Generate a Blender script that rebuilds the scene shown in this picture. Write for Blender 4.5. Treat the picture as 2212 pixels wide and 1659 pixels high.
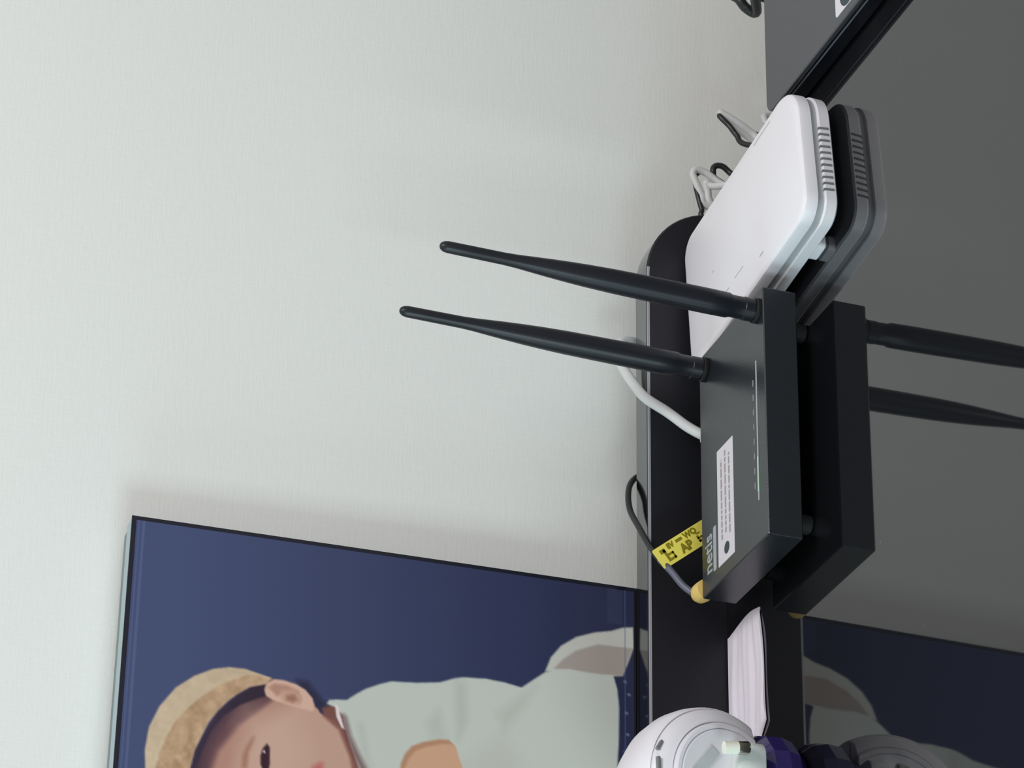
import bpy, bmesh, math, random
import numpy as np
from mathutils import Vector, Matrix
random.seed(7)
S = bpy.context.scene
for o in list(bpy.data.objects): bpy.data.objects.remove(o)
COL = S.collection

# ------------------------------------------------------------------ camera
YAW, PITCH, ROLL, FPX = -0.506373, 0.291777, -0.173961, 6972.13
CAM = Vector((-0.965631, -1.890539, 0.883793))
fwd = Vector((-math.sin(YAW)*math.cos(PITCH), math.cos(YAW)*math.cos(PITCH), -math.sin(PITCH)))
rgt = Vector((math.cos(YAW), math.sin(YAW), 0))
dwn = fwd.cross(rgt)
r2 = math.cos(ROLL)*rgt + math.sin(ROLL)*dwn
d2 = -math.sin(ROLL)*rgt + math.cos(ROLL)*dwn
cd = bpy.data.cameras.new('camera'); cam = bpy.data.objects.new('camera', cd); COL.objects.link(cam)
# the phone was held sideways: world "up" points to the left of the frame
cam.matrix_world = Matrix(((d2.x, r2.x, -fwd.x, CAM.x), (d2.y, r2.y, -fwd.y, CAM.y), (d2.z, r2.z, -fwd.z, CAM.z), (0, 0, 0, 1)))
cd.sensor_fit = 'HORIZONTAL'; cd.sensor_width = 36.0; cd.lens = FPX*36.0/2212.0
cd.clip_start = 0.05
S.camera = cam

# ------------------------------------------------------------------ world, lamps, exposure
W = bpy.data.worlds.new('room_ambience'); S.world = W; W.use_nodes = True
W.node_tree.nodes['Background'].inputs[0].default_value = (1.0, 0.985, 1.0, 1)
W.node_tree.nodes['Background'].inputs[1].default_value = 0.52

def area(name, loc, target, size, power, color):
    l = bpy.data.lights.new(name, 'AREA'); l.shape = 'RECTANGLE'; l.size, l.size_y = size
    l.energy = power; l.color = color
    o = bpy.data.objects.new(name, l); COL.objects.link(o); o.location = loc
    o.rotation_euler = (Vector(target) - Vector(loc)).to_track_quat('-Z', 'Y').to_euler()
    return o
area('window_light', (-2.9, -2.1, 0.30), (0.0, 0.2, 0.2), (0.8, 1.0), 36, (0.76, 0.98, 1.0))
area('left_fill', (-2.4, -0.28, 0.60), (0.2, 0.0, 0.05), (0.9, 0.9), 18, (0.66, 0.94, 1.0))  # unseen bluish fill, added to brighten the modem's left-facing sides
area('ceiling_lamp', (0.40, -1.35, 2.3), (0.1, 0.0, 0.1), (0.9, 0.9), 31, (1.0, 0.978, 0.965))
S.view_settings.view_transform = 'Standard'; S.view_settings.look = 'None'
S.view_settings.gamma = 1.0; S.view_settings.use_curve_mapping = False
S.view_settings.exposure = -0.02

# ------------------------------------------------------------------ materials
def lin(c):
    return tuple(((v/255)/12.92 if v/255 <= 0.04045 else ((v/255+0.055)/1.055)**2.4) for v in c)
def mat(name, rgb, rough=0.5, ior=1.5, metal=0.0, var=0.06, scale=60.0, bump=0.0, bscale=400.0, **kw):
    m = bpy.data.materials.new(name); m.use_nodes = True
    nt = m.node_tree; b = nt.nodes['Principled BSDF']
    c = lin(rgb)
    tc = nt.nodes.new('ShaderNodeTexCoord')
    nz = nt.nodes.new('ShaderNodeTexNoise'); nz.inputs['Scale'].default_value = scale; nz.inputs['Detail'].default_value = 3
    nt.links.new(tc.outputs['Object'], nz.inputs['Vector'])
    mx = nt.nodes.new('ShaderNodeMix'); mx.data_type = 'RGBA'
    mx.inputs[6].default_value = (*[v*(1-var) for v in c], 1); mx.inputs[7].default_value = (*[min(1, v*(1+var)) for v in c], 1)
    nt.links.new(nz.outputs['Fac'], mx.inputs[0]); nt.links.new(mx.outputs[2], b.inputs['Base Color'])
    b.inputs['Roughness'].default_value = rough; b.inputs['IOR'].default_value = ior; b.inputs['Metallic'].default_value = metal
    if bump:
        n2 = nt.nodes.new('ShaderNodeTexNoise'); n2.inputs['Scale'].default_value = bscale
        nt.links.new(tc.outputs['Object'], n2.inputs['Vector'])
        bp = nt.nodes.new('ShaderNodeBump'); bp.inputs['Strength'].default_value = bump; bp.inputs['Distance'].default_value = 0.0005
        nt.links.new(n2.outputs['Fac'], bp.inputs['Height']); nt.links.new(bp.outputs['Normal'], b.inputs['Normal'])
    for k, v in kw.items(): b.inputs[k].default_value = v
    return m

def wallpaper():
    m = bpy.data.materials.new('woven_wallpaper'); m.use_nodes = True
    nt = m.node_tree; b = nt.nodes['Principled BSDF']; L = nt.links.new
    tc = nt.nodes.new('ShaderNodeTexCoord')
    def nz(sc, scale, det=2):
        mp = nt.nodes.new('ShaderNodeMapping'); mp.inputs['Scale'].default_value = sc
        n = nt.nodes.new('ShaderNodeTexNoise'); n.inputs['Scale'].default_value = scale; n.inputs['Detail'].default_value = det
        L(tc.outputs['Object'], mp.inputs['Vector']); L(mp.outputs[0], n.inputs['Vector']); return n.outputs['Fac']
    a = nz((1, 1, 9), 60); c = nz((9, 1, 1), 60); e = nz((1, 1, 1), 420)
    s1 = nt.nodes.new('ShaderNodeMath'); s1.operation = 'ADD'; L(a, s1.inputs[0]); L(c, s1.inputs[1])
    s2 = nt.nodes.new('ShaderNodeMath'); s2.operation = 'MULTIPLY_ADD'; L(e, s2.inputs[0]); s2.inputs[1].default_value = 0.7; L(s1.outputs[0], s2.inputs[2])
    bp = nt.nodes.new('ShaderNodeBump'); bp.inputs['Strength'].default_value = 0.14; bp.inputs['Distance'].default_value = 0.0009
    L(s2.outputs[0], bp.inputs['Height']); L(bp.outputs[0], b.inputs['Normal'])
    mx = nt.nodes.new('ShaderNodeMix'); mx.data_type = 'RGBA'
    mr = nt.nodes.new('ShaderNodeMapRange'); mr.inputs[1].default_value = 0.8; mr.inputs[2].default_value = 1.9; L(s2.outputs[0], mr.inputs[0])
    mx.inputs[6].default_value = (0.76, 0.775, 0.745, 1); mx.inputs[7].default_value = (0.785, 0.80, 0.77, 1)
    L(mr.outputs[0], mx.inputs[0]); L(mx.outputs[2], b.inputs['Base Color'])
    b.inputs['Roughness'].default_value = 0.75
    return m

def black_glass():
    m = bpy.data.materials.new('black_glass'); m.use_nodes = True
    nt = m.node_tree; b = nt.nodes['Principled BSDF']; L = nt.links.new
    tc = nt.nodes.new('ShaderNodeTexCoord')
    v = nt.nodes.new('ShaderNodeTexVoronoi'); v.inputs['Scale'].default_value = 38
    L(tc.outputs['Object'], v.inputs['Vector'])
    lt = nt.nodes.new('ShaderNodeMath'); lt.operation = 'LESS_THAN'; lt.inputs[1].default_value = 0.032; L(v.outputs['Distance'], lt.inputs[0])
    n = nt.nodes.new('ShaderNodeTexNoise'); n.inputs['Scale'].default_value = 14; L(tc.outputs['Object'], n.inputs['Vector'])
    gt = nt.nodes.new('ShaderNodeMath'); gt.operation = 'GREATER_THAN'; gt.inputs[1].default_value = 0.52; L(n.outputs['Fac'], gt.inputs[0])
    f = nt.nodes.new('ShaderNodeMath'); f.operation = 'MULTIPLY'; L(lt.outputs[0], f.inputs[0]); L(gt.outputs[0], f.inputs[1])
    mx = nt.nodes.new('ShaderNodeMix'); mx.data_type = 'RGBA'; L(f.outputs[0], mx.inputs[0])
    mx.inputs[6].default_value = (0.006, 0.0065, 0.008, 1); mx.inputs[7].default_value = (0.11, 0.11, 0.11, 1)
    L(mx.outputs[2], b.inputs['Base Color'])
    b.inputs['Roughness'].default_value = 0.03; b.inputs['IOR'].default_value = 1.72
    return m

M = dict(
    wall=wallpaper(), glass=black_glass(),
    floor=mat('laminate_floor', (120, 105, 90), 0.5, var=0.2, scale=12),
    panel=mat('black_lacquer', (24, 24, 31), 0.55, 1.45),
    strip=mat('polished_black_edge', (134, 136, 136), 0.10, 1.5, metal=1.0),
    edge=mat('edge_highlight_line', (150, 150, 158), 0.35),
    router_top=mat('black_textured_plastic', (30, 34, 39), 0.28, 1.64, bump=0.15, bscale=900),
    rubber=mat('black_rubber', (14, 14, 15), 0.7),
    antenna=mat('black_antenna_plastic', (22, 25, 32), 0.38, 1.45, bump=0.05),
    white=mat('white_plastic', (230, 228, 233), 0.38, var=0.015),
    groove=mat('grey_shadow_gap_plastic', (176, 178, 180), 0.6),
    slot=mat('grey_slot_plastic', (118, 119, 121), 0.6),
    mark=mat('grey_print', (175, 175, 180), 0.6),
    sticker=mat('white_paper_label', (214, 211, 217), 0.55, var=0.02),
    smalltext=mat('grey_small_print', (158, 150, 152), 0.6),
    teal=mat('dark_teal_print', (38, 58, 66), 0.5),
    logo=mat('silver_logo_print', (160, 170, 178), 0.45),
    icons=mat('dim_icon_print', (125, 130, 132), 0.5),
    lens=mat('led_lens', (165, 170, 172), 0.4),
    stb_top=mat('dark_grey_matte_lid', (52, 53, 59), 0.28, 1.64, bump=0.1, bscale=1200),
    stb_side=mat('gloss_black_side', (9, 11, 17), 0.2, 1.4),
    stb_line=mat('grey_trim_line', (86, 91, 100), 0.4),
    yellow=mat('yellow_tag_plastic', (246, 232, 104), 0.5, var=0.04),
    olive=mat('olive_ink', (140, 128, 14), 0.6),
    tan=mat('tan_yellow_plug', (228, 196, 116), 0.4),
    bcable=mat('black_cable_sheath', (30, 32, 34), 0.35),
    cable_sheen=mat('grey_cable_sheen', (96, 98, 112), 0.4),
    wcable=mat('white_cable_sheath', (205, 207, 206), 0.45),
    paper=mat('white_tissue', (232, 224, 234), 0.8, var=0.03, scale=150),
    bottle=mat('purple_plastic', (44, 34, 92), 0.12, 1.5),
    metal=mat('nickel_pin', (190, 190, 178), 0.22, metal=1.0),
    plugbase=mat('pale_green_white_plastic', (214, 222, 218), 0.3),
    bead=mat('pin_tip_plastic', (235, 235, 220), 0.4),
    clear=mat('clear_grey_window', (190, 194, 196), 0.2, var=0.1),
    navy=mat('navy_black_border', (12, 16, 32), 0.25),
    board1=mat('pale_blue_grey_board', (158, 176, 182), 0.5),
    board2=mat('grey_green_board', (116, 130, 128), 0.6),
)
g = bpy.data.materials.new('green_led_glow'); g.use_nodes = True
gb = g.node_tree.nodes['Principled BSDF']; gb.inputs['Base Color'].default_value = (0.35, 0.5, 0.4, 1)
gb.inputs['Emission Color'].default_value = (0.45, 1.0, 0.6, 1); gb.inputs['Emission Strength'].default_value = 0.16
M['glow'] = g

# ------------------------------------------------------------------ helpers
def link(name, me, m, parent=None, smooth=None):
    o = bpy.data.objects.new(name, me); COL.objects.link(o)
    if m is not None: me.materials.append(m)
    if parent is not None:
        o.parent = parent; o.matrix_parent_inverse = Matrix.Identity(4)
    if smooth is not None:
        for p in me.polygons: p.use_smooth = True
        try: me.set_sharp_from_angle(angle=math.radians(smooth))
        except Exception: pass
    return o
def obj(name, bm, m, parent=None, smooth=None):
    bmesh.ops.recalc_face_normals(bm, faces=bm.faces[:])
    me = bpy.data.meshes.new(name); bm.to_mesh(me); bm.free()
    return link(name, me, m, parent, smooth)
def tag(o, label=None, cat=None, group=None, kind=None):
    if label: o['label'] = label
    if cat: o['category'] = cat
    if group: o['group'] = group
    if kind: o['kind'] = kind
    return o
def thing(name, label, cat, loc=(0, 0, 0), rotz=0.0):
    o = bpy.data.objects.new(name, None); COL.objects.link(o)
    o.location = loc; o.rotation_euler = (0, 0, rotz); o.empty_display_size = 0.02
    return tag(o, label, cat)
def rrect(x0, y0, x1, y1, r, n=8, radii=None):
    rr = radii or (r, r, r, r); pts = []
    for (cx, cy, a0, q) in ((x1-rr[0], y1-rr[0], 0, rr[0]), (x0+rr[1], y1-rr[1], 90, rr[1]), (x0+rr[2], y0+rr[2], 180, rr[2]), (x1-rr[3], y0+rr[3], 270, rr[3])):
        for i in range(n+1):
            a = math.radians(a0+90*i/n); pts.append((cx+q*math.cos(a), cy+q*math.sin(a)))
    return pts
def loft(rings, cap=True, closed=True):
    bm = bmesh.new(); vs = [[bm.verts.new(p) for p in r] for r in rings]
    n = len(rings[0])
    for a, b in zip(vs, vs[1:]):
        for i in range(n if closed else n-1):
            bm.faces.new((a[i], a[(i+1) % n], b[(i+1) % n], b[i]))
    if cap:
        bm.faces.new(vs[0][::-1]); bm.faces.new(vs[-1])
    return bm
def rprism(x0, y0, x1, y1, r, prof, n=8, radii=None):
    """rounded rectangle stacked through (z, inset) pairs"""
    rings = []
    for z, ins in prof:
        rd = [max(q-ins, 0.0002) for q in (radii or (r,)*4)]
        rings.append([(x, y, z) for x, y in rrect(x0+ins, y0+ins, x1-ins, y1-ins, 0, n, rd)])
    return loft(rings)
def box(x0, y0, z0, x1, y1, z1, bev=0.0):
    bm = bmesh.new(); bmesh.ops.create_cube(bm, size=1)
    for v in bm.verts:
        v.co = Vector(((x0+x1)/2+v.co.x*(x1-x0), (y0+y1)/2+v.co.y*(y1-y0), (z0+z1)/2+v.co.z*(z1-z0)))
    if bev: bmesh.ops.bevel(bm, geom=bm.edges[:], offset=bev, segments=2, profile=0.6, affect='EDGES')
    return bm
def axis_mat(origin, axis, hint=(0, 0, 1)):
    z = Vector(axis).normalized(); h = Vector(hint)
    if abs(z.dot(h.normalized())) > 0.98: h = Vector((1, 0, 0))
    x = h.cross(z).normalized(); y = z.cross(x)
    return Matrix(((x.x, y.x, z.x, origin[0]), (x.y, y.y, z.y, origin[1]), (x.z, y.z, z.z, origin[2]), (0, 0, 0, 1)))
def lathe(prof, n=32, mw=None, sx=1.0, sy=1.0):
    rings = [[((r*math.cos(2*math.pi*i/n))*sx, (r*math.sin(2*math.pi*i/n))*sy, h) for i in range(n)] for r, h in prof]
    bm = loft(rings)
    if mw is not None: bm.transform(mw)
    return bm
def spline(pts, k=8):
    P = [Vector(p) for p in pts]; P = [P[0]*2-P[1]] + P + [P[-1]*2-P[-2]]; out = []
    for i in range(1, len(P)-2):
        for j in range(k):
            t = j/k; a, b, c, d = P[i-1], P[i], P[i+1], P[i+2]
            out.append(0.5*((2*b)+(c-a)*t+(2*a-5*b+4*c-d)*t*t+(3*b-3*c+d-a)*t**3))
    out.append(P[-2]); return out
def tube(pts, r, n=12, k=8, flat=1.0):
    path = spline(pts, k); rings = []; up = None
    for i, p in enumerate(path):
        t = (path[min(i+1, len(path)-1)] - path[max(i-1, 0)]).normalized()
        if up is None:
            up = Vector((0, 0, 1)) if abs(t.z) < 0.9 else Vector((1, 0, 0))
        s = t.cross(up).normalized(); up = s.cross(t).normalized()
        rings.append([p + s*(r*math.cos(2*math.pi*q/n)) + up*(r*flat*math.sin(2*math.pi*q/n)) for q in range(n)])
    return loft(rings)
def text_mesh(body, size, mw, depth=0.0001, bold=0.012):
    c = bpy.data.curves.new('letters', 'FONT'); c.body = body; c.size = size; c.extrude = depth; c.offset = size*bold
    c.resolution_u = 3; c.align_x = 'CENTER'; c.align_y = 'CENTER'
    t = bpy.data.objects.new('letters', c); COL.objects.link(t)
    bpy.context.view_layer.update()
    me = bpy.data.meshes.new_from_object(t.evaluated_get(bpy.context.evaluated_depsgraph_get()))
    bpy.data.objects.remove(t); bpy.data.curves.remove(c)
    me.transform(mw); return me

# ------------------------------------------------------------------ the setting
WALL_Y = 0.246; FLOOR_Z = -0.73
o = obj('wall_back', box(-2.2, WALL_Y, FLOOR_Z, 2.6, WALL_Y+0.1, 2.5), M['wall']); tag(o, kind='structure')
o = obj('floor', box(-2.2, -2.6, FLOOR_Z-0.05, 2.6, WALL_Y, FLOOR_Z), M['floor']); tag(o, kind='structure')

# ------------------------------------------------------------------ desk with its upstand
desk = thing('desk', 'black mirror-gloss desk reflecting the wall and the black router', 'desk', (0, 0, FLOOR_Z))
DZ = -FLOOR_Z
out = [(-0.95, -0.62), (1.05, -0.62), (1.05, 0.06)]
for i in range(9):                                   # inner notch at the right where the cables drop
    a = math.radians(270-90*i/8); out.append((0.385+0.02*math.cos(a)+0.0, 0.08+0.02*math.sin(a)))
out += [(0.365, 0.185)]
for i in range(5):
    a = math.radians(90*i/4); out.append((0.35+0.015*math.cos(a), 0.185+0.015*math.sin(a)))
out += [(-0.95, 0.20)]
rings = []
for z, dx in ((DZ-0.025, 0), (DZ-0.001, 0), (DZ, 0)):
    rings.append([(x, y, z) for x, y in out])
top = obj('desktop', loft(rings), M['glass'], desk)
for x in (-0.9, 0.98):
    for y in (-0.56, 0.02):
        obj('leg', box(x, y, 0, x+0.04, y+0.04, DZ-0.025, 0.003), M['panel'], desk)
# upstand: outline in x/z, swept in depth; front face, polished top strip and a front bevel line with its highlight painted in
ZP, XR, RP, YP, YB = 0.0632, 0.366, 0.066, 0.1746, 0.200
def upst(ins):
    pts = [(-0.95, DZ), (-0.95, DZ+ZP-ins)]
    for i in range(17):
        a = math.radians(90-90*i/16); pts.append((XR-RP+(RP-ins)*math.cos(a), DZ+ZP-RP*0.96+(RP*0.96-ins)*math.sin(a)))
    pts += [(XR-ins, DZ)]
    return pts
board = thing('back_board', 'black upright board with a rounded end along the back of the desk', 'board', (0, 0, 0))
DZ = 0.0
obj('front_panel', loft([[(x, YP+0.0004, z) for x, z in upst(0.0014)], [(x, YP+0.0014, z) for x, z in upst(0.0002)], [(x, YP+0.0024, z) for x, z in upst(0.0002)]]), M['panel'], board)
obj('top_strip', loft([[(x, YP+0.0024, z) for x, z in upst(0.0001)], [(x, YB-0.001, z) for x, z in upst(0.0001)], [(x, YB, z) for x, z in upst(0.001)]]), M['strip'], board)
E1 = [(x, z) for x, z in upst(0.0022)][1:4]; E2 = [(x, z) for x, z in upst(0.0003)][1:4]
bm = bmesh.new(); prev = None
for (a, b), (c, d) in zip(E1, E2):
    cur = [bm.verts.new((a, YP+0.0001, b)), bm.verts.new((c, YP+0.0009, d)), bm.verts.new((c, YP+0.0014, d)), bm.verts.new((a, YP+0.0014, b))]
    if prev:
        for i in range(4): bm.faces.new((prev[i], prev[(i+1) % 4], cur[(i+1) % 4], cur[i]))
    else: bm.faces.new(cur)
    prev = cur
bm.faces.new(prev[::-1])
obj('edge_highlight', bm, M['edge'], board)
obj('rear_ledge', box(-0.95, YB, DZ+0.0400, 0.0380, WALL_Y-0.001, DZ+0.0630), M['panel'], board)

# ------------------------------------------------------------------ framed photograph leaning on the wall
LEAN = 0.02732; FX, FY, FZ = 0.03788, 0.2006, 0.0634; FW, FH = 0.33, 0.3895
fr = thing('photo_frame', 'large framed photograph of a child in a straw hat, leaning on the wall', 'picture', (FX, FY, FZ))
fr.rotation_euler = (-LEAN, 0, 0)
obj('border', box(-FW, 0.0, 0.0, 0, 0.0016, FH, 0.0004), M['navy'], fr)
obj('mount_board', box(-FW, 0.0016, 0.0, -0.0004, 0.019, FH-0.0004, 0.0004), M['board1'], fr)
obj('backing_board', box(-FW, 0.019, 0.0, -0.003, 0.0315, FH-0.0010, 0.0008), M['board2'], fr)

hat=[(-213,336),(-213,363.5),(-206.9,364.5),(-193.1,366.8),(-179.7,368),(-162,366.2),(-145.3,359.6),(-129.7,348.9),(-119,336.1),(-111.8,322.9),(-108.7,311.2),(-108.4,299.2),(-110.6,288.8),(-112.9,279.4),(-117.7,283.3),(-121.5,295.1),(-128.9,304.9),(-135.2,311.4),(-143.1,317.7),(-152.8,323.9),(-164,328.3),(-175,332.6),(-188.9,335.1),(-203.2,335.9)]
brim=[(-213,336),(-213,352),(-205.5,354),(-192.2,359.9),(-180,357.4),(-167.3,353.2),(-154.2,347.3),(-142.4,338),(-132.2,328.5),(-121.5,315.6),(-113.1,299),(-111.7,288.8),(-112.9,279.4),(-117.7,283.3),(-121.5,295.1),(-128.9,304.9),(-135.2,311.4),(-143.1,317.7),(-152.8,323.9),(-164,328.3),(-175,332.6),(-188.9,335.1),(-203.2,335.9)]
hair=[(-112.9,279.4),(-119.9,293.5),(-128.9,304.9),(-143.1,317.7),(-164,328.3),(-175,332.6),(-188.9,335.1),(-211,336.5),(-211,323),(-192,321),(-172.8,316),(-149.6,300.4),(-131,280.9),(-121.2,274.6)]
nape=[(-111.4,261.3),(-111.6,252.6),(-117.4,247.2),(-125.4,239.9),(-134,224),(-137.8,239.4),(-132.6,253.4)]
face=[(-211,332),(-188.3,330.5),(-174.2,326.7),(-159.5,321.5),(-146,312.5),(-136.3,301.1),(-129.4,287.9),(-126,279),(-122,262),(-131.5,244.5),(-135.0,242.0),(-138.9,231.8),(-145.8,224.6),(-154.9,220.8),(-166.5,214.1),(-186.2,203.1),(-211,200)]
ear=[(-122.5,284.4),(-117,283),(-113.3,277.7),(-113.1,270.8),(-115,261.1),(-118.3,254.1),(-124,248.6),(-129.9,246.6),(-134.3,247.8),(-133.5,255.1),(-131.6,267.2),(-129.5,277.6),(-127,282.9)]
earin=[(-120.3,281.5),(-116.6,277.5),(-116.7,267.9),(-119.8,259.2),(-125.8,256.5),(-129,257.5),(-125.5,263),(-122.5,268),(-126,275)]
concha=[(-122.5,268),(-121.5,262),(-126,258),(-130.5,259),(-130,268),(-126.5,271.5)]
brow=[(-184,297.5),(-174.6,297.4),(-167.3,295),(-160.4,291.3),(-159.6,290),(-164.3,291.1),(-171.6,293.5),(-183.6,294.2)]
eye=[(-179.2,284.3),(-172.9,284.6),(-167.1,283.2),(-163.2,280.3),(-166.1,278.1),(-178.3,277.5),(-184.7,278.2),(-185.1,281.6)]
glint=[(-171,282.6),(-169.2,283.2),(-168.3,281.8),(-170.2,281)]
mouth=[(-211,244.5),(-190,246.4),(-176.3,246.3),(-172.6,241.3),(-172.4,238.8),(-176.8,238.5),(-190,237),(-211,236)]
nose=[(-211,258),(-204,256),(-199,258),(-197,263),(-201,266),(-211,264)]
shirt=[(-126.9,237.8),(-123.7,235.9),(-122.8,231.4),(-121.9,222.8),(-116.8,216.7),(-111.4,209.2),(-106.3,198.9),(-102.9,190.3),(-101.3,170.9),(-98.5,153.3),(-94.1,142.8),(-92,135.7),(-90.7,117.9),(-91.6,103.6),(-93.8,90.2),(-87.1,82),(-79,72),(-75.7,64),(-73.8,53.1),(-74.9,42.2),(-74.9,29.4),(-73.8,18.4),(-85.2,15.1),(-99.9,13.7),(-125.7,14.1),(-147.3,15.2),(-165.7,14.5),(-211,14),(-211,202),(-189.7,202.9),(-172.9,212.2),(-156.5,219),(-142.9,223.7),(-134.2,225.7),(-128.8,231.1)]
collar=[(-126,231.6),(-127.5,229.5),(-144.7,223.9),(-143.9,226),(-135.9,230.2)]
neckl=[(-134.1,225),(-146.3,222.5),(-163.2,216),(-176.4,208.6),(-189.7,202.9),(-211,202),(-211,198),(-189.2,198.8),(-175.9,205.2),(-162.7,212.5),(-149.4,219.3),(-135.6,223.3)]
bench=[(-78.3,72),(-66.5,67.7),(-56.1,59.8),(-47.2,47.8),(-41.3,33.1),(-38.3,20.2),(-34.3,11),(-32.7,2.5),(-49.7,2.2),(-61.6,6.3),(-73.5,11.1),(-76.5,27.6),(-75.7,53.1)]
benchin=[(-75.5,65.5),(-67.1,58.6),(-58.1,47.8),(-50.7,30.5),(-50.2,3.3),(-73.5,11.1),(-75,27.6),(-74.4,49.5)]
arm=[(-211,182),(-183.4,181.4),(-165.7,180.9),(-157.8,178),(-151.1,173),(-146.7,164.4),(-143,152.2),(-142.7,145.2),(-146.7,139.8),(-156.3,136.8),(-162.8,134.2),(-177.1,131.8),(-211,131)]
fold1=[(-95.3,141),(-96.2,133.9),(-126.8,131.4),(-142.2,138.2),(-120.8,140.4)]
fold2=[(-116.5,108.5),(-99.2,89.1),(-90.3,78.4),(-110.1,88.9),(-130.2,102.9)]
fold3=[(-131.1,163.1),(-118.9,152.8),(-141.5,147),(-143.9,159.2)]
fold4=[(-138.1,215.2),(-137.4,210),(-165.1,203.8),(-185.6,197.9),(-179.4,205)]
reflection_band=[(-3.2,23.2),(-3.2,10.9),(-32,11),(-31.9,23.2)]

def printed_picture():
    step = 1.0; m = 2.6
    xs = np.arange(-FW*1000+m, -m+0.01, step); hs = np.arange(2.0, FH*1000-m+0.01, step)
    A, H = np.meshgrid(xs, hs); a = A.ravel().copy(); h = H.ravel()
    rs = np.random.RandomState(3)
    fold = -210.0
    am = np.where(a < fold, 2*fold-a, a)              # the child sits square to the picture's middle
    def cov(poly, feather):
        P = np.array(poly, float); inside = np.zeros(len(h), bool); dist = np.full(len(h), 1e9)
        bb = (am > P[:, 0].min()-feather*2) & (am < P[:, 0].max()+feather*2) & (h > P[:, 1].min()-feather*2) & (h < P[:, 1].max()+feather*2)
        x, y = am[bb], h[bb]; ins = np.zeros(len(x), bool); d = np.full(len(x), 1e9)
        for (x1, y1), (x2, y2) in zip(P, np.roll(P, -1, 0)):
            c = ((y1 > y) != (y2 > y)) & (x < (x2-x1)*(y-y1)/((y2-y1) or 1e-9)+x1); ins ^= c
            dx, dy = x2-x1, y2-y1; t = np.clip(((x-x1)*dx+(y-y1)*dy)/(dx*dx+dy*dy+1e-9), 0, 1)
            d = np.minimum(d, np.hypot(x-x1-t*dx, y-y1-t*dy))
        sd = np.where(ins, d, -d); r = np.zeros(len(h)); r[bb] = np.clip(0.5+sd/(2*feather), 0, 1); return r
    hh = h/389.5
    t = np.clip(0.15+1.0*(hh-0.05), 0, 1)[:, None]
    img = np.array((36, 41, 70.))*(1-t)+np.array((66, 76, 113.))*t
    def put(poly, col, f=0.8, k=1.0, grad=None, mask=None):
        nonlocal img
        c = cov(poly, f)*k
        if mask is not None: c = c*mask
        c = c[:, None]; col = np.array(col, float)
        if grad is not None: col = col + grad[:, None]*np.array((1, 1, 1.))
        img = img*(1-c)+col*c
    def noise(cell):                                   # smooth value noise on the sheet
        nx, ny = int(240/cell)+3, int(400/cell)+3; gtab = rs.rand(ny, nx)
        u, v = (am+230)/cell, h/cell; i, j = np.clip(u.astype(int), 0, nx-2), np.clip(v.astype(int), 0, ny-2)
        fu, fv = u-i, v-j; fu, fv = fu*fu*(3-2*fu), fv*fv*(3-2*fv)
        return (gtab[j, i]*(1-fu)+gtab[j, i+1]*fu)*(1-fv)+(gtab[j+1, i]*(1-fu)+gtab[j+1, i+1]*fu)*fv
    tx = (noise(7)-0.5)*34+(noise(3.2)-0.5)*26+(noise(1.4)-0.5)*10                       # straw weave
    put(reflection_band, (58, 66, 96), 0.6, 0.5)  # reflection low on the picture, painted in as a lighter strip
    put(bench, (196, 197, 188), 0.7); put(benchin, (166, 156, 148), 0.9)
    put(nape, (34, 28, 52), 2.5, 0.7)
    fm = cov(face, 0.9); put(face, (192, 154, 136), 0.9)
    put(hair, (84, 54, 70), 4.0, 0.85, mask=np.maximum(fm, cov(hair, 0.8))); put(hair, (46, 34, 54), 2.2, 0.8, mask=np.maximum(fm, cov(hair, 0.8)))
    put([(-119, 290), (-112.9, 279.4), (-121, 272), (-131, 280), (-150, 300.4), (-150, 312), (-135, 308)], (46, 32, 50), 2.5, 0.8)
    put([(x*1.0+4, y-8) for x, y in hair[:7]]+[(x, y-16) for x, y in hair[7:]], (160, 108, 96), 7.0, 0.45, mask=fm)
    put([(-150, 300), (-140, 296), (-140, 262), (-165, 250), (-205, 262), (-205, 290)], (206, 172, 154), 12, 0.5, mask=fm)
    put(ear, (212, 172, 153), 0.8); put(earin, (162, 118, 100), 1.4, 0.7); put([(-121, 272), (-119.5, 262), (-124, 256.5), (-131, 258), (-130.5, 269), (-126, 273)], (196, 154, 134), 1.4, 0.85); put([(-124.5, 268), (-123, 262), (-127, 259.5), (-129.5, 263), (-128, 268)], (140, 92, 78), 1.6, 0.7)
    put(brow, (150, 98, 78), 2.0, 0.75); put(eye, (54, 26, 38), 0.8); put(glint, (200, 180, 180), 0.5)
    put(nose, (150, 104, 92), 3.0, 0.5); put(mouth, (184, 92, 92), 2.2, 0.8)
    put(hat, (200, 178, 150), 0.7, grad=tx*0.35+(am+150)*-0.10); put(brim, (186, 152, 120), 1.0, grad=tx*0.8)
    put([(x, y+0.4) for x, y in brim[1:11]]+[(x-1.5, y+2.2) for x, y in brim[1:11]][::-1], (214, 198, 166), 1.0, 0.4)
    put([(-131,241),(-126,233),(-133,222),(-160,212),(-190,198),(-211,196),(-211,208),(-166,219),(-146,228),(-137,240)], (128, 80, 70), 1.5, 0.9)
    put(shirt, (194, 198, 190), 0.7, grad=np.clip((h-120)*-0.02, -2, 2))
    put(fold1, (172, 174, 168), 4, 0.55); put(fold2, (174, 178, 168), 5, 0.55); put(fold3, (176, 178, 170), 4, 0.5); put(fold4, (172, 176, 166), 3, 0.5)
    put([(-160, 130), (-205, 128), (-205, 90), (-170, 85), (-140, 105)], (180, 172, 160), 14, 0.4)
    put(neckl, (84, 44, 46), 3.0, 0.85); put(collar, (226, 214, 214), 0.7)
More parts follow.
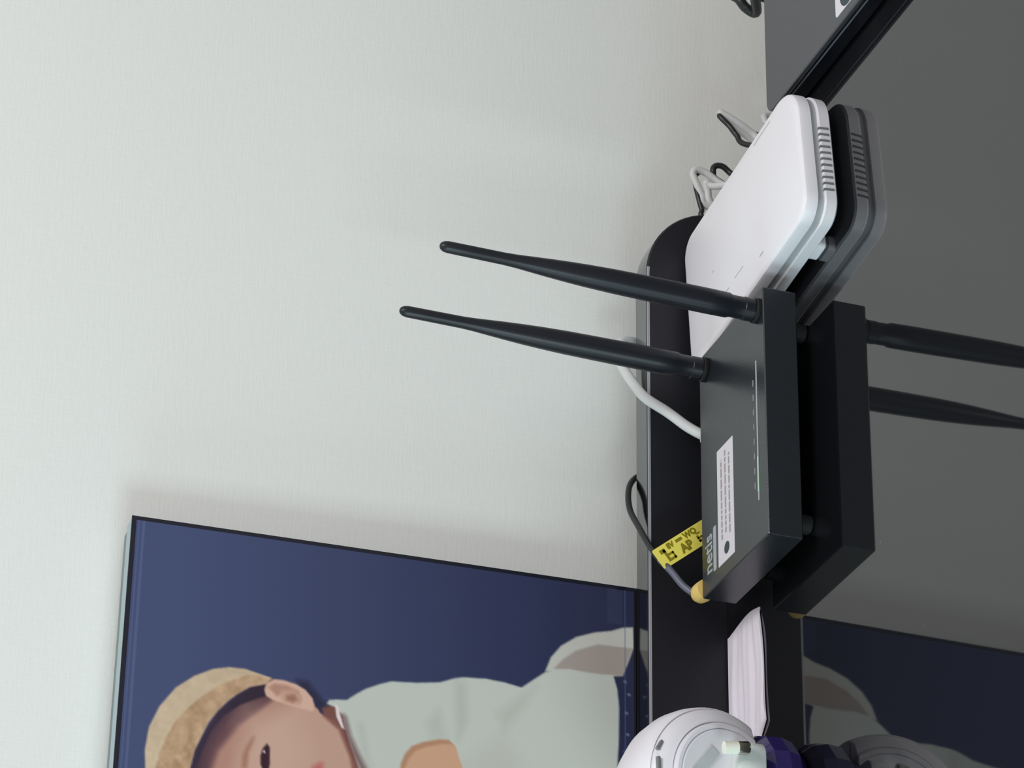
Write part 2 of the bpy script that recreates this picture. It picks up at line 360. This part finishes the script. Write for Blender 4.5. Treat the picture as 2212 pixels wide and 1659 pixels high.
    put(arm, (204, 160, 130), 0.7); put([(x, y) for x, y in arm[1:8]]+[(x-3, y-3) for x, y in arm[1:8]][::-1], (160, 116, 88), 1.2, 0.6)
    for (sx, sy) in ((-78, 9), (-88, 6), (-103, 8), (-120, 7), (-134, 9), (-150, 6)):
        put([(sx-1.1, sy-1.1), (sx+1.1, sy-1), (sx+1, sy+1.1), (sx-1, sy+1)], (150, 156, 176), 0.5, 0.7)
    for k in (5.5, 9.0):                               # edge bevel's light reflection painted in as fine pale lines
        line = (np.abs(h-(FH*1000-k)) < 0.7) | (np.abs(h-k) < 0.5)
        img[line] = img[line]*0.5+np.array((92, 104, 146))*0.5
    img = np.clip(img, 0, 255)/255
    L = np.where(img <= 0.04045, img/12.92, ((img+0.055)/1.055)**2.4)
    nx, nh = len(xs), len(hs)
    co = np.stack([a/1000, np.full(len(a), -0.0003), h/1000], 1)
    idx = np.arange(nx*nh).reshape(nh, nx)
    q = np.stack([idx[:-1, :-1], idx[:-1, 1:], idx[1:, 1:], idx[1:, :-1]], -1).reshape(-1, 4)
    me = bpy.data.meshes.new('print'); me.vertices.add(len(co)); me.vertices.foreach_set('co', co.ravel())
    me.loops.add(q.size); me.loops.foreach_set('vertex_index', q.ravel())
    me.polygons.add(len(q)); me.polygons.foreach_set('loop_start', np.arange(0, q.size, 4))
    me.update(calc_edges=True)
    at = me.color_attributes.new('ink', 'FLOAT_COLOR', 'POINT')
    at.data.foreach_set('color', np.concatenate([L, np.ones((len(L), 1))], 1).astype(np.float32).ravel())
    m = bpy.data.materials.new('photographic_print'); m.use_nodes = True; nt = m.node_tree; b = nt.nodes['Principled BSDF']
    an = nt.nodes.new('ShaderNodeAttribute'); an.attribute_name = 'ink'
    nt.links.new(an.outputs['Color'], b.inputs['Base Color']); b.inputs['Roughness'].default_value = 0.3; b.inputs['IOR'].default_value = 1.4
    return link('print', me, m, fr)
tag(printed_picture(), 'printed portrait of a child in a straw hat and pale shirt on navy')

# ------------------------------------------------------------------ router with two antennas
RW, RD, RC, RH = 0.200, 0.1221, 0.01463, 0.02688; RT = RC+RH
rt = thing('router', 'black two-antenna router with a white sticker on its top', 'router', (0, 0, 0))
obj('case', rprism(0, 0, RW, RD, 0.0012, ((RC, 0.0012), (RC+0.001, 0.0), (RT-0.0008, 0.0), (RT, 0.0008)), n=3), M['router_top'], rt)
for x in (0.022, RW-0.022):
    for y in (0.02, RD-0.02):
        obj('foot', lathe(((0.006, 0.0), (0.007, 0.001), (0.0075, RC)), 16, Matrix.Translation((x, y, 0))), M['rubber'], rt, 40)
st = obj('sticker', box(0.0118, 0.0605, RT, 0.106, 0.0905, RT+0.0002), M['sticker'], rt); tag(st, 'white sticker with a dark dot and lines of tiny print')
obj('emblem', lathe(((0.0048, RT+0.0002), (0.0048, RT+0.0003)), 24, Matrix.Translation((0.0215, 0.0745, 0))), M['teal'], st)
bm = bmesh.new(); rnd = random.Random(4)
for yy, x0, x1 in ((0.0828, 0.031, 0.096), (0.0755, 0.034, 0.102), (0.0682, 0.031, 0.096)):
    x = x0
    while x < x1:
        w = rnd.uniform(0.0025, 0.009)
        b2 = box(x, yy-0.0013, RT+0.0002, min(x+w, x1), yy+0.0013, RT+0.0003); me = bpy.data.meshes.new('w'); b2.to_mesh(me); b2.free(); bm.from_mesh(me); bpy.data.meshes.remove(me)
        x += w+0.0013
obj('small_print', bm, M['smalltext'], st)
lg = link('logo', text_mesh('netis', 0.0205, Matrix.Translation((0.0300, 0.1085, RT+0.0001)) @ Matrix.Diagonal((0.82, 0.95, 1, 1))), M['logo'], rt); tag(lg, 'silver netis lettering printed on the case')
obj('logo_bar', rprism(0.0125, 0.0945, 0.0485, 0.1000, 0.0015, ((RT, 0), (RT+0.0002, 0)), 4), M['logo'], rt)
sl = obj('status_strip', box(0.0330, 0.0142, RT, 0.1456, 0.0160, RT+0.0003), M['lens'], rt)
obj('lit_led', box(0.040, 0.0142, RT+0.0003, 0.068, 0.0160, RT+0.0005), M['glow'], sl)
for i in range(8):
    x = 0.0467+i*0.01188
    obj('status_icon', rprism(x-0.0026, 0.0203, x+0.0026, 0.0221, 0.0007, ((RT, 0), (RT+0.0002, 0)), 3), M['icons'], rt)
def antenna(base, tip):
    b, t = Vector(base), Vector(tip); L = (t-b).length; mw = axis_mat(b, t-b, (0, 1, 0))
    prof = [(0.0078, 0.0), (0.0078, 0.003), (0.0088, 0.0032), (0.0088, 0.010), (0.0084, 0.0105), (0.0084, 0.020), (0.0094, 0.0225)]
    for f, r in ((0.16, 0.0096), (0.25, 0.0095), (0.36, 0.0093), (0.46, 0.0090), (0.54, 0.0084), (0.60, 0.0077), (0.66, 0.0068), (0.71, 0.0059), (0.76, 0.0050), (0.80, 0.0046), (0.90, 0.0045), (0.975, 0.0044)): prof.append((r, f*L))
    prof += [(0.0038, 0.988*L), (0.0024, 0.997*L), (0.0008, L)]
    an = obj('antenna', lathe(prof, 28, mw), M['antenna'], rt, 35)
    obj('hinge_ring', lathe(((0.0092, -0.0012), (0.0096, 0.0), (0.0096, 0.0014), (0.0088, 0.002)), 28, mw), M['rubber'], an, 35)
antenna((0.1848, 0.0110, RT+0.0012), (0.1907, 0.012, 0.2865))
antenna((0.1854, 0.1108, RT+0.0012), (0.1964, 0.123, 0.2816))

# cables of the router
w1 = [(0.262, 0.222, 0.020), (0.2600, 0.217, 0.048), (0.2546, 0.210, 0.0701), (0.2402, 0.206, 0.0758), (0.2246, 0.201, 0.0725), (0.2043, 0.188, 0.0682), (0.1885, 0.176, 0.0640), (0.1697, 0.158, 0.0534), (0.1518, 0.142, 0.0445), (0.1420, 0.1325, 0.0370), (0.1405, 0.130, 0.034)]
cb = obj('network_cable', tube(w1, 0.0041, 14), M['wcable'], None, 50)
tag(cb, 'white network cable arching over the back panel into the black router', 'cable')
obj('plug', box(0.1345, 0.1222, 0.0275, 0.1465, 0.133, 0.0375, 0.001), M['wcable'], cb)
k1 = [(0.139, 0.214, 0.020), (0.139, 0.210, 0.048), (0.1363, 0.207, 0.0585), (0.1272, 0.204, 0.0662), (0.1141, 0.200, 0.0697), (0.0989, 0.195, 0.0698), (0.0799, 0.182, 0.0680), (0.0594, 0.168, 0.0654), (0.0428, 0.155, 0.0620), (0.0303, 0.148, 0.0550), (0.019, 0.143, 0.0490), (0.0115, 0.1385, 0.0425)]
kc = obj('power_cable', tube(k1, 0.0024, 10), M['bcable'], None, 50)
tag(kc, 'thin black power cable with a tan plug at the left back corner of the router', 'cable')
tag(obj('lower_sheen', tube(k1[-4:-1]+[(0.0118, 0.1387, 0.0429)], 0.0027, 10), M['cable_sheen'], kc, 50), 'grey sheen painted as a sleeve on the cable next to the plug')  # the black cable's sheen, put into a grey tube over it
obj('plug_boot', lathe(((0.0026, -0.0155), (0.0052, -0.0140), (0.0074, -0.0105), (0.0080, -0.006), (0.0080, 0.0), (0.003, 0.001)), 20, axis_mat((0.0092, 0.1236, 0.0375), (0.0, -1, -0.18))), M['tan'], kc, 40)
# yellow flag tag wrapped round the cable
ex = Vector((0.0291, 0, -0.0362)).normalized(); ey = Vector((0.0136, 0, 0.0099)); ey = (ey-ex*ey.dot(ex)).normalized(); ez = ex.cross(ey)
TO = Vector((0.0327, 0.1495, 0.0601))
mt = Matrix(((ex.x, ey.x, ez.x, TO.x), (ex.y, ey.y, ez.y, TO.y), (ex.z, ey.z, ez.z, TO.z), (0, 0, 0, 1)))
if ez.y > 0:                                          # keep the printed side towards the room
    pass
tg = thing('cable_tag', 'yellow flag tag with olive lettering on the black power cable', 'tag', TO)
def tagmesh(bm): bm.transform(Matrix.Translation(-TO) @ mt); return bm
sgn = 1 if ez.y < 0 else -1
obj('tag_sheet', tagmesh(rprism(0, 0, 0.062, 0.0168, 0.0015, ((-0.0004, 0), (0.0004, 0)), 4)), M['yellow'], tg)
zt0, zt1 = (0.0004, 0.0006) if sgn > 0 else (-0.0006, -0.0004)
def strip(x0, y0, x1, y1): return box(x0, y0, zt0, x1, y1, zt1)
bm = bmesh.new()
for q in ((0.0072, 0.0028, 0.0096, 0.0130), (0.0046, 0.0105, 0.0096, 0.0138), (0.0096, 0.0028, 0.0150, 0.0046), (0.0132, 0.0028, 0.0150, 0.0085), (0.0096, 0.0070, 0.0150, 0.0086), (0.0215, 0.0122, 0.0280, 0.0145), (0.0390, 0.0030, 0.0410, 0.0085), (0.0390, 0.0030, 0.0446, 0.0046), (0.0390, 0.0058, 0.0440, 0.0070), (0.0428, 0.0030, 0.0446, 0.0070), (0.0400, 0.0095, 0.0440, 0.0105)):
    b2 = strip(*q); me = bpy.data.meshes.new('w'); b2.to_mesh(me); b2.free(); bm.from_mesh(me); bpy.data.meshes.remove(me)
obj('tag_marks', tagmesh(bm), M['olive'], tg)
def tagtext(body, size, x, y):
    z = (zt0+zt1)/2
    fl = Matrix.Identity(4) if sgn > 0 else Matrix.Diagonal((1, 1, -1, 1))
    me = text_mesh(body, size, Matrix.Translation(-TO) @ mt @ Matrix.Translation((x, y, z)) @ fl, bold=0.055)
    link('tag_lettering', me, M['olive'], tg)
tagtext('AP', 0.0095, 0.0272, 0.0056); tagtext('8V', 0.0060, 0.0158, 0.0130); tagtext('WO', 0.0066, 0.0362, 0.0130)

# ------------------------------------------------------------------ white modem
MT = 0.1131; MW, MD = 0.1255, 0.2235; Z1, Z0 = 0.0338, 0.0068
md = thing('modem', 'white ventilated modem box lying slantwise right of the black router', 'modem', (0.2309, -0.0638, 0), MT)
obj('lid', rprism(0, 0, MW, MD, 0.019, radii=(0.019, 0.019, 0.019, 0.034), n=10, prof= ((0.0222, 0.0012), (0.0230, 0.0), (0.0300, 0.0002), (0.0318, 0.0008), (0.0330, 0.0022), (0.0338, 0.0046))), M['white'], md, 25)
obj('groove', rprism(0, 0, MW, MD, 0.017, radii=(0.017, 0.017, 0.017, 0.032), prof= ((0.0170, 0.0022), (0.0224, 0.0022))), M['groove'], md, 40)
obj('base', rprism(0, 0, MW, MD, 0.018, radii=(0.018, 0.018, 0.018, 0.033), n=10, prof= ((Z0, 0.0022), (Z0+0.0014, 0.0005), (0.0162, 0.0002), (0.0174, 0.0010))), M['white'], md, 25)
n = 11
for i in range(n):
    x = 0.0235+i*(0.0800-0.0235)/(n-1)
    b2 = box(x-0.0009, -0.0001, 0.0095, x+0.0009, 0.003, 0.0176)
    for v in b2.verts: v.co.x += (v.co.z-0.0135)*-0.12
    obj('vent_slot', b2, M['slot'], md)
for x0, x1 in ((0.0010, 0.014), (MW-0.017, MW-0.003)):
    for y in (0.048, MD-0.035):
        obj('foot', rprism(x0, y-0.010, x1, y+0.010, 0.004, ((0.0, 0.0016), (0.0014, 0.0), (Z0+0.002, 0.0)), 5), M['white'], md, 40)
def mark(q):                                          # slightly darker dashes moulded into the lid
    x, y, w, l = q; obj('indicator_mark', rprism(x-w/2, y-l/2, x+w/2, y+l/2, 0.0004, ((Z1, 0), (Z1+0.00015, 0)), 3), M['mark'], md)
obj('seam_mark', box(0.1165, 0.047, Z1, 0.1176, 0.078, Z1+0.00015), M['mark'], md)
for q in ((0.0165, 0.080, 0.0013, 0.0070), (0.0285, 0.1215, 0.0008, 0.017), (0.0275, 0.1450, 0.0010, 0.0070), (0.061, 0.168, 0.001, 0.003)): mark(q)

# ------------------------------------------------------------------ flat set-top box at the right
sb = thing('set_top_box', 'flat dark grey set-top box with glossy black side at the far right', 'set-top box', (0.3722, -0.26, 0))
obj('body', rprism(0, 0, 0.22, 0.295, 0.012, ((0.0012, 0.002), (0.002, 0.0006), (0.0155, 0.0), (0.0163, 0.0006)), 6), M['stb_side'], sb, 30)
obj('trim_line', rprism(0, 0, 0.22, 0.295, 0.012, ((0.0126, -0.0003), (0.0138, -0.0003)), 6), M['stb_line'], sb, 30)
obj('lid', rprism(0, 0, 0.22, 0.295, 0.012, ((0.0163, 0.0003), (0.0182, 0.0003), (0.0189, 0.0012)), 6), M['stb_top'], sb, 30)
for x in (0.03, 0.19):
    for y in (0.03, 0.265):
        obj('foot', lathe(((0.007, 0.0), (0.007, 0.0016)), 14, Matrix.Translation((x, y, 0))), M['rubber'], sb)
lb = obj('label_plate', rprism(0.0084, 0.118, 0.0104+0.034, 0.1655, 0.003, ((0.0189, 0), (0.0192, 0)), 5), M['sticker'], sb); tag(lb, 'white rounded label with a dark teal disc')
obj('disc_print', lathe(((0.0128, 0.0192), (0.0128, 0.0193)), 32, Matrix.Translation((0.0217, 0.1445, 0))), M['teal'], lb)

# cables dropping behind the desk
def cable(name, label, pts, r, m): return tag(obj(name, tube(pts, r, 10), M[m], None, 50), label, 'cable')
cable('black_cable', 'black cable leaving the back of the grey set-top box at far right', [(0.528, 0.034, 0.010), (0.5285, 0.050, 0.010), (0.5290, 0.085, 0.004), (0.5300, 0.118, -0.0120), (0.5345, 0.122, -0.0045), (0.5420, 0.122, 0.002), (0.552, 0.13, 0.006), (0.57, 0.15, -0.02), (0.575, 0.16, -0.20)], 0.0042, 'bcable')
cable('white_cable', 'wide white cable loop sticking up behind the right end of the modem', [(0.445, 0.150, -0.070), (0.455, 0.195, -0.054), (0.4700, 0.205, -0.046), (0.4780, 0.205, -0.0330), (0.4860, 0.206, -0.0170), (0.4840, 0.208, -0.0200), (0.472, 0.210, -0.040), (0.462, 0.212, -0.075), (0.46, 0.215, -0.20)], 0.0032, 'wcable')
cable('dark_cable', 'thin dark cable inside the white cable loop behind the modem', [(0.44, 0.17, -0.060), (0.4545, 0.198, -0.0350), (0.4650, 0.203, -0.0290), (0.4730, 0.204, -0.0235), (0.4840, 0.207, -0.0165), (0.476, 0.212, -0.05), (0.47, 0.214, -0.18)], 0.0024, 'bcable')
cable('grey_cable', 'pale grey cable strand just under the set-top box corner behind the modem', [(0.452, 0.16, -0.075), (0.468, 0.190, -0.066), (0.4790, 0.198, -0.0560), (0.4830, 0.200, -0.0540), (0.490, 0.202, -0.060), (0.492, 0.21, -0.12)], 0.0030, 'wcable')
cable('white_cable', 'white cable loop rising highest beside the rounded end of the back panel', [(0.392, 0.150, -0.040), (0.404, 0.190, -0.0240), (0.4150, 0.203, -0.0140), (0.4240, 0.206, -0.0030), (0.4262, 0.207, 0.0060), (0.4220, 0.208, 0.0085), (0.4150, 0.208, 0.0060), (0.4050, 0.209, 0.0010), (0.3950, 0.211, -0.0070), (0.390, 0.212, -0.06), (0.39, 0.214, -0.2)], 0.0030, 'wcable')
cable('dark_cable', 'thin dark cable running down the left of the white loop by the panel end', [(0.4270, 0.2115, 0.0020), (0.4215, 0.210, 0.0060), (0.4130, 0.210, 0.0055), (0.4010, 0.210, 0.0030), (0.3920, 0.211, 0.0000), (0.3840, 0.212, -0.0040), (0.376, 0.213, -0.05), (0.376, 0.214, -0.2)], 0.0022, 'bcable')
cable('white_cable', 'white cable strand inside the loop beside the rounded end of the back panel', [(0.395, 0.15, -0.03), (0.402, 0.180, -0.0150), (0.4090, 0.200, -0.0060), (0.4130, 0.203, -0.0010), (0.4070, 0.205, -0.0030), (0.3960, 0.207, -0.0075), (0.388, 0.21, -0.03), (0.386, 0.212, -0.2)], 0.0030, 'wcable')
cable('black_cable', 'short black cable arch behind the middle of the white modem', [(0.410, 0.150, -0.050), (0.4180, 0.195, -0.0285), (0.4270, 0.204, -0.0240), (0.4330, 0.205, -0.0170), (0.4330, 0.206, -0.0110), (0.4280, 0.207, -0.0090), (0.4200, 0.208, -0.0150), (0.41, 0.21, -0.06), (0.41, 0.213, -0.2)], 0.0026, 'bcable')

# ------------------------------------------------------------------ folded tissue on the desk
bm = bmesh.new(); NX, NY = 40, 26; vs = []
for layer in (1, 0):
    row = []
    for j in range(NY+1):
        r = []
        for i in range(NX+1):
            u, v = i/NX, j/NY
            x = -0.1085+0.105*u+0.002*math.sin(v*5); y = (0.1015+0.010*u+0.0015*math.sin(u*7))*(1-v)+0.1725*v
            if u < 0.12: y += (0.5-v)*0.03*(0.12-u)/0.12
            if u > 0.97: x += 0.0
            z = 0.0006 if not layer else 0.0026+(1-u**10)*(0.0009*math.sin(v*17+0.9*math.sin(u*3))+0.0006*math.sin(v*41+u*2)+0.0005*math.sin(u*9+v*4))-0.0018*(abs(2*v-1)**6)-0.0012*(abs(2*u-1)**10)
            r.append(bm.verts.new((x, y, z)))
        row.append(r)
    vs.append(row)
for L in vs:
    for j in range(NY):
        for i in range(NX): bm.faces.new((L[j][i], L[j][i+1], L[j+1][i+1], L[j+1][i]))
T, Bo = vs
ring = lambda L: [L[0][i] for i in range(NX)]+[L[j][NX] for j in range(NY)]+[L[NY][i] for i in range(NX, 0, -1)]+[L[j][0] for j in range(NY, 0, -1)]
a, b = ring(T), ring(Bo)
for i in range(len(a)): bm.faces.new((a[i], a[(i+1) % len(a)], b[(i+1) % len(a)], b[i]))
tag(obj('tissue', bm, M['paper'], None, 60), 'folded white tissue lying on the desk against the back panel', 'tissue')

# ------------------------------------------------------------------ plug-in device on a purple bottle
DC = Vector((-0.176, 0.066, 0.0690))
ax = (Vector((-0.35, -0.865, 0.36))*0.78 + r2*0.26 + d2*0.56).normalized()
dv = thing('plug_in_vaporizer', 'round white plug-in vaporizer standing on the purple bottle', 'vaporizer', DC)
ml = axis_mat((0, 0, 0), ax)
BOT = 0.0395-DC.z
def cut(bm):                                          # flat underside where it sits on the bottle
    geom = bm.verts[:]+bm.edges[:]+bm.faces[:]
    r = bmesh.ops.bisect_plane(bm, geom=geom, plane_co=(0, 0, BOT), plane_no=(0, 0, -1), clear_outer=True)
    ed = [e for e in r['geom_cut'] if isinstance(e, bmesh.types.BMEdge)]
    bmesh.ops.holes_fill(bm, edges=ed, sides=0); return bm
shell = [(0.001, -0.052), (0.022, -0.050), (0.040, -0.043), (0.053, -0.030), (0.0588, -0.014), (0.0605, 0.0), (0.0595, 0.011), (0.0574, 0.0195), (0.0560, 0.0215), (0.0552, 0.0205)]
obj('shell', cut(lathe(shell, 72, ml)), M['white'], dv, 30)
obj('face_ring', cut(lathe(((0.0553, 0.0185), (0.0547, 0.0235), (0.0515, 0.0275), (0.0470, 0.0300), (0.0440, 0.0312), (0.0432, 0.0296)), 72, ml)), M['white'], dv, 30)
obj('inner_ring', cut(lathe(((0.0433, 0.0280), (0.0426, 0.0330), (0.0412, 0.0340), (0.0388, 0.0342), (0.0382, 0.0326)), 72, ml)), M['white'], dv, 30)
obj('face_plate', cut(lathe(((0.0383, 0.0280), (0.0381, 0.0332), (0.0370, 0.0342), (0.001, 0.0350)), 72, ml)), M['white'], dv, 30)
def frame_box(p, xdir, L, Wd, T, bev):                # small box lying on the face, long side along xdir
    x = (xdir-ax*xdir.dot(ax)).normalized(); y = ax.cross(x); bm = box(-L/2, -Wd/2, -T/2, L/2, Wd/2, T/2, bev)
    bm.transform(Matrix(((x.x, y.x, ax.x, p.x), (x.y, y.y, ax.y, p.y), (x.z, y.z, ax.z, p.z), (0, 0, 0, 1)))); return bm
def on_face(x, y, z, h):                              # a world point dropped on to the face at height h along the axis
    v = Vector((x, y, z))-DC; return v-ax*(v.dot(ax)-h)
q = on_face(-0.1665, 0.024, 0.0800, 0.0350)
obj('window_bar', frame_box(q, Vector((-0.0163, 0, 0.0133)), 0.026, 0.0085, 0.0016, 0.0005), M['clear'], dv)
obj('vent_slot', frame_box(on_face(-0.1735, 0.034, 0.1165, 0.0278), Vector((-0.012, 0, -0.001)), 0.012, 0.0026, 0.003, 0.0008), M['slot'], dv)
obj('vent_slot', frame_box(on_face(-0.1580, 0.036, 0.1150, 0.0255), Vector((-0.010, 0, 0.006)), 0.008, 0.0022, 0.003, 0.0008), M['slot'], dv)
bm = rprism(-0.052, -0.049, 0.0270, -0.020, 0.010, ((BOT+0.0002, 0.0006), (BOT+0.001, 0.0), (BOT+0.023, 0.0006), (BOT+0.0260, 0.003)), 8)
for v in bm.verts:                                    # top slopes back towards the face
    if v.co.z > BOT+0.01: v.co.z -= (v.co.x+0.01)*0.25 if v.co.x > -0.01 else 0
obj('plug_block', bm, M['plugbase'], dv, 40)
pin = obj('pin', lathe(((0.0044, 0.0), (0.0044, 0.0105), (0.0040, 0.0110)), 20, axis_mat((0.0150, -0.0540, 0.0045), (0.10, -0.05, -1))), M['bead'], dv, 30)
obj('pin_tip', lathe(((0.0046, 0.0100), (0.0048, 0.0170), (0.0042, 0.0182), (0.0005, 0.0186)), 20, axis_mat((0.0150, -0.0540, 0.0045), (0.10, -0.05, -1))), M['metal'], pin, 30)
bt = thing('bottle', 'dark purple glossy refill bottle standing on the desk under the white vaporizer', 'bottle', (-0.174, 0.068, 0))
obj('bottle_body', lathe(((0.030, 0.0), (0.0390, 0.0025), (0.0450, 0.0090), (0.0475, 0.018), (0.0465, 0.0290), (0.0400, 0.0365)), 14, Matrix.Rotation(0.3, 4, 'Z')), M['bottle'], bt, 20)
obj('bottle_collar', lathe(((0.0395, 0.0355), (0.0395, 0.0393)), 28), M['bottle'], bt, 30)
